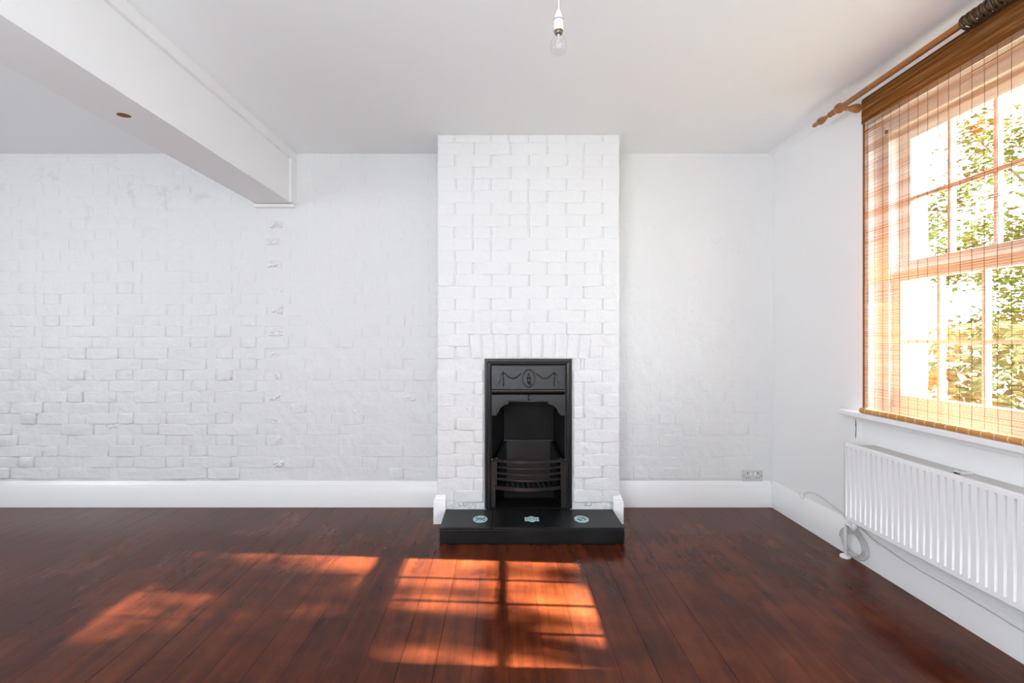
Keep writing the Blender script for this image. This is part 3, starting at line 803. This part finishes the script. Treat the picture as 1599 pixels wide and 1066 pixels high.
b = MB(); b.box(RX+.026, RX+.085, yb-.010, yb+.010, RZ1-.006, RZ1+.003).box(RX+.026, RX+.034, yb-.010, yb+.010, RZ1-.01, RZ1+.010); b.build('bracket_clip', M_steelgrey, ra, bevel=.001)['label'] = 'grey metal clip'
# pipe, elbow and floor collar
PYX, PYY = 1.794, 2.682
b = MB(); pts = [(PYX, PYY, .004), (PYX, PYY, .150), (PYX, PYY-.006, .168), (PYX-.004, PYY-.022, .182), (PYX-.012, PYY-.055, .186), (PYX-.03, 2.575, .186), (PYX-.044, 2.55, .196), (PYX-.046, 2.545, .236)]
b.tube(pts, .0085, 12); b.build('pipe', M_rad, ra, smooth=True)
MB().lathe([(.025, 0), (.026, .003), (.026, .009), (.023, .013), (.012, .014)], (PYX, PYY, .0005), (0, 0, 1), 24).build('pipe_collar', M_plastic, ra, auto=40)
MB().lathe([(.012, 0), (.013, .002), (.013, .020), (.011, .024)], (PYX-.046, 2.545, .205), (0, 0, 1), 16).build('valve_nut', M_rad, ra, auto=40)

# ------------------------------------------------------------ cables on the right-hand skirting
M_cable = mat('white_cable', (.60, .60, .59), .4); p = geo_pos(M_cable); bump(M_cable, [(noise_n(M_cable, 120, 2, p).outputs[0], .05, .0004)])
b = MB(); rr = random.Random(5); pts = []
cy, cz, cxx = 2.650, .087, 1.812
for t in range(0, 7*20+1):
    a = t/20*2*PI; kx = t/(7*20)
    wob = .013*math.sin(a*.31+1)+.009*math.sin(a*.77)
    ry, rz = .083+wob*1.2, .060+wob*.6
    pts.append((cxx+.014*(kx-.5)+.004*math.sin(a*.5), cy+ry*math.cos(a)+.006*math.sin(a*.23), max(.004, cz+rz*math.sin(a)+.004*math.sin(a*.41))))
b.tube(pts, .0024, 6)
tag(b.build('coiled_cable', M_cable, smooth=True), 'white cable coiled in loops against the skirting beside the radiator pipe', 'cable')
def at(px, py, X): Y = X*800/(px-785); return (X, Y, CAMZ-(py-530)*Y/800)
b = MB()
b.tube([at(1247, 769, 1.845), at(1249, 773, 1.842), at(1253, 778, 1.838)]+[at(1255, 777, 1.838), at(1256, 771, 1.840), at(1262, 768, 1.842), at(1272, 770, 1.842), at(1284, 777, 1.842), at(1300, 789, 1.842), at(1316, 802, 1.840), at(1330, 817, 1.835), at(1343, 832, 1.828), at(1350, 847, 1.822)], .0021, 6)
tag(b.build('looped_cable', M_cable, smooth=True), 'thin white cable looping along the top of the skirting towards the radiator', 'cable')
b = MB()
X_ = 1.824
b.tube([(1.826, at(px, py, X_)[1], at(px, py, X_)[2]) for px, py in ((1346, 826), (1362, 842), (1380, 853.5), (1400, 868), (1440, 893), (1480, 915), (1520, 939), (1560, 963), (1599, 987), (1700, 1050))], .0027, 6)
tag(b.build('skirting_cable', M_cable, smooth=True), 'grey-white cable running along the face of the skirting below the radiator', 'cable')

# ------------------------------------------------------------ double socket
sx0, sx1 = (1158-785)*WY/800, (1189.5-785)*WY/800
sz1, sz0 = CAMZ-(733-530)*WY/800, CAMZ-(751-530)*WY/800+.002
so = empty('double_socket', ((sx0+sx1)/2, WY, sz0), label='grey double plug socket low on the wall in the right alcove', cat='socket')
MB().box(sx0, sx1, WY-.016, WY-.0005, sz0, sz1).build('faceplate', M_steelgrey, so, bevel=.0035, bseg=3)
cx = (sx0+sx1)/2
for s_ in (-1, 1):
    c = cx+s_*.036
    for (q0, q1, r0, r1) in ((c-.003, c+.003, .052, .062), (c-.013, c-.0065, .024, .029), (c+.0065, c+.013, .024, .029)):
        MB().box(q0, q1, WY-.0166, WY-.0158, sz0+r0, sz0+r1).build('pin_slot', M_dark, so)['label'] = 'dark pin slot'
    MB().box(cx+s_*.014-.006, cx+s_*.014+.006, WY-.0195, WY-.0155, sz0+.040, sz0+.060).build('rocker_switch', M_plastic, so, bevel=.001)
    MB().lathe([(.003, 0), (.003, .0014), (.002, .002)], (cx+s_*.060, WY-.0155, (sz0+sz1)/2), (0, -1, 0), 10).build('fixing_screw', M_dark, so)

# ------------------------------------------------------------ pendant lamp
LX, LY = (872.2-785)*1.62/800, 1.62
def LZ(py): return CAMZ-(py-530)*LY/800
pe = empty('pendant_light', (LX, LY, H), label='bare clear light bulb hanging from the ceiling on a white cord', cat='pendant light')
MB().lathe([(.039, 0), (.039, .006), (.034, .014), (.015, .022), (.006, .028)], (LX, LY, H), (0, 0, -1), 24).build('ceiling_rose', M_plastic, pe, auto=45)
MB().tube([(LX, LY, H-.02), (LX-.0005, LY, (H+LZ(17))/2), (LX+.001, LY, LZ(16))], .0027, 8).build('cord', M_plastic, pe, smooth=True)
zt_ = LZ(15.5); zb_ = LZ(48)
hl = zt_-zb_
lh = MB().lathe([(.0035, 0), (.006, .004), (.0095, .014), (.0125, .024), (.0135, .030), (.0145, .0312), (.0145, .034), (.0150, .038), (.0152, hl-.004), (.0160, hl), (.0145, hl+.001), (.0140, hl-.010), (.004, hl-.012)], (LX, LY, zt_), (0, 0, -1), 24).build('lamp_holder', M_plastic, pe, auto=40)
MB().lathe([(.0140, 0), (.0153, .001), (.0153, .002), (.0140, .003)], (LX, LY, LZ(30.5)), (0, 0, -1), 20).build('holder_groove', M_dark, lh)
M_brass = mat('dull_brass_cap', (.20, .17, .11), .35, .8); p = geo_pos(M_brass); bump(M_brass, [(noise_n(M_brass, 120, 2, p).outputs[0], .1, .0004)])
MB().lathe([(.0112, 0), (.0130, .002), (.0130, .012), (.0115, .0165), (.0095, .018)], (LX, LY, zb_+.006), (0, 0, -1), 20).build('bulb_cap', M_brass, pe, auto=40)
M_bulb = bpy.data.materials.new('clear_bulb_glass'); M_bulb.use_nodes = True; M_bulb.node_tree.nodes.clear()
tr = N(M_bulb, 'ShaderNodeBsdfTransparent'); tr.inputs[0].default_value = (.985, .985, .985, 1)
gl = N(M_bulb, 'ShaderNodeBsdfGlossy'); gl.inputs['Roughness'].default_value = .01
mx = N(M_bulb, 'ShaderNodeMixShader'); L(M_bulb, schlick(M_bulb, .5), mx.inputs[0]); L(M_bulb, tr.outputs[0], mx.inputs[1]); L(M_bulb, gl.outputs[0], mx.inputs[2])
oo = N(M_bulb, 'ShaderNodeOutputMaterial'); L(M_bulb, mx.outputs[0], oo.inputs[0])
zq = zb_-.006
bb = MB().lathe([(.0105, 0), (.0115, .004), (.0150, .012), (.0210, .022), (.0258, .033), (.0272, .043), (.0255, .053), (.0205, .0625), (.0120, .0685), (.004, .0705), (.0002, .0708)], (LX, LY, zq), (0, 0, -1), 28).build('glass_bulb', M_bulb, pe, smooth=True)
fi = MB(); fi.tube([(LX, LY, zq), (LX, LY, zq-.022)], [.0045, .0018], 8)
fi.tube([(LX, LY, zq-.02), (LX-.010, LY, zq-.036)], .0004, 5).tube([(LX, LY, zq-.02), (LX+.010, LY, zq-.036)], .0004, 5)
fi.tube([(LX-.010, LY, zq-.036), (LX-.003, LY-.003, zq-.037), (LX+.004, LY+.002, zq-.0365), (LX+.010, LY, zq-.036)], .0005, 5)
fi.build('filament', M_steelgrey, bb, smooth=True)

# ------------------------------------------------------------ outside: garden, hedge and trees
M_grass = mat('garden_grass', (.10, .16, .04), .9); p = geo_pos(M_grass)
L(M_grass, ramp(M_grass, noise_n(M_grass, 1.5, 5, p).outputs[0], [(.3, (.07, .09, .04)), (.7, (.16, .18, .09))]), M_grass.node_tree.nodes['Principled BSDF'].inputs['Base Color'])
MB().box(WX+.3, 30, -12, 26, -.5, -.45).build('ground', M_grass)['kind'] = S
def leaf_mat(name, c0, c1):
    m = bpy.data.materials.new(name); m.use_nodes = True; m.node_tree.nodes.clear()
    p = geo_pos(m); col = ramp(m, noise_n(m, 3, 4, p).outputs[0], [(.3, c0), (.7, c1)])
    d = N(m, 'ShaderNodeBsdfDiffuse'); t = N(m, 'ShaderNodeBsdfTranslucent'); mx = N(m, 'ShaderNodeMixShader'); mx.inputs[0].default_value = .45
    L(m, col, d.inputs[0]); L(m, col, t.inputs[0]); L(m, d.outputs[0], mx.inputs[1]); L(m, t.outputs[0], mx.inputs[2])
    o = N(m, 'ShaderNodeOutputMaterial'); L(m, mx.outputs[0], o.inputs[0]); return m
M_leaf = leaf_mat('leaves_green', (.03, .055, .010), (.085, .12, .026))
M_leaf2 = leaf_mat('leaves_yellowgreen', (.05, .065, .022), (.14, .145, .065))
M_bark = wood('bark', (.06, .045, .03), (.13, .10, .07), .9, (8, 8, 2))
def tree(name, label, base, h, crown_c, crown_r, nleaf, ls_, m, seed, nclump=40, clump_r=.5, given=None):
    rr = random.Random(seed)
    e_ = empty(name, base, label=label, cat='tree', group='trees outside the window')
    b = MB(); bx, by_, bz = base; cx_, cy_, cz_ = crown_c
    b.tube([(bx, by_, bz), (bx+.05, by_, bz+h*.3), (cx_, cy_, cz_)], [.16, .12, .05], 8)
    clumps = []
    for i in range(nclump):
        while True:
            v = Vector((rr.uniform(-1, 1), rr.uniform(-1, 1), rr.uniform(-1, 1)))
            if v.length < 1: break
        c = Vector((cx_+v.x*crown_r[0], cy_+v.y*crown_r[1], cz_+v.z*crown_r[2])); clumps.append(c)
        if i % 4 == 0: b.tube([(cx_, cy_, cz_-crown_r[2]*.5), (Vector((cx_, cy_, cz_))+c)/2+Vector((0, 0, -.1)), c], [.05, .03, .01], 5)
    if given:
        clumps = [Vector(g[:3]) for g in given]
        for g in given: b.tube([(cx_, cy_, cz_-crown_r[2]*.6), Vector(g[:3])], [.04, .012], 5)
    b.build('trunk', M_bark, e_, smooth=True)
    f_ = MB(); per = nleaf//nclump
    for ci, c in enumerate(clumps):
        r0 = clump_r*rr.uniform(.6, 1.3); sp = (r0*.45, r0*.45, r0*.38)
        if given: sp = given[ci][3:6]; per = given[ci][6]
        for _ in range(per):
            p_ = c+Vector((rr.gauss(0, sp[0]), rr.gauss(0, sp[1]), rr.gauss(0, sp[2])))
            u = Vector((rr.gauss(0, 1), rr.gauss(0, 1), rr.gauss(0, .6))).normalized(); v = u.orthogonal().normalized()
            s_ = ls_*rr.uniform(.6, 1.4); q = len(f_.v)
            f_.v += [tuple(p_-u*s_), tuple(p_+v*s_*.5), tuple(p_+u*s_), tuple(p_-v*s_*.5)]; f_.f.append((q, q+1, q+2, q+3))
    me = f_.mesh('foliage', False, False); o = link('foliage', me, m, e_); o['kind'] = 'stuff'
# seen through the blind (towards the far right of the frame)
tree('broad_tree', 'broad leafy green tree seen through the right of the window', (11.3, 9.9, -.45), 5, (11.3, 9.9, 3.3), (2.9, 2.3, 3.0), 14000, .07, M_leaf, 1, 70, .62)
tree('slender_tree', 'pale yellow-green tree seen through the middle of the window', (5.6, 9.6, -.45), 4, (5.6, 9.6, 2.3), (.75, .9, 1.9), 3600, .06, M_leaf2, 2, 36, .5)
# the branches that break up the sunlight on the floor
def branch(x, y, rx, ry, n):
    # a leafy branch whose shade reaches the floor at (x, y)
    d = 9.3-x; return (9.3, y-.068*d, .575*d, .25, ry, rx*.575, n)
tree('shade_tree', 'open-crowned tree in the garden between the sun and the window', (9.6, .3, -.45), 5, (9.3, .9, 5.0), (1.0, 1.0, 1.0), 2600, .04, M_leaf, 6, 8, .3,
     given=[branch(-.95, 1.92, .20, .09, 1700), branch(-1.24, 2.42, .14, .08, 1100), branch(-1.6, 2.62, .16, .08, 600), branch(-.36, 2.07, .11, .045, 520), branch(.27, 2.50, .04, .05, 150), branch(-.12, 1.95, .09, .015, 80), branch(.2, 1.9, .14, .012, 60), branch(-.25, 2.33, .12, .012, 90),
            branch(-1.40, 1.80, .16, .07, 1100), branch(-.80, 2.24, .06, .05, 170), branch(-1.2, 2.18, .10, .04, 150), branch(-2.4, 2.2, .5, .5, 500), branch(-2.6, 1.2, .5, .5, 500)])
he_ = MB(); rr = random.Random(9)
for _ in range(6000):
    x = rr.uniform(4.6, 9.5); t = rr.random(); y_ = 5.6+rr.gauss(0, .35)+(x-5.4)*.1; z_ = -.45+rr.random()**.8*1.75+.2*noise.noise(Vector((x, 0, 0)))
    p_ = Vector((x, y_, z_)); u = Vector((rr.gauss(0, 1), rr.gauss(0, 1), rr.gauss(0, 1))).normalized(); v = u.orthogonal().normalized(); s_ = .06*rr.uniform(.6, 1.4); q = len(he_.v)
    he_.v += [tuple(p_-u*s_), tuple(p_+v*s_*.6), tuple(p_+u*s_), tuple(p_-v*s_*.6)]; he_.f.append((q, q+1, q+2, q+3))
o = link('hedge', he_.mesh('hedge', False, False), M_leaf2)
tag(o, 'low leafy garden hedge seen through the lower part of the blind', 'hedge', kind='stuff')

sc.cycles.max_bounces = 10; sc.cycles.diffuse_bounces = 6; sc.cycles.transparent_max_bounces = 24
sc.cycles.sample_clamp_indirect = 6
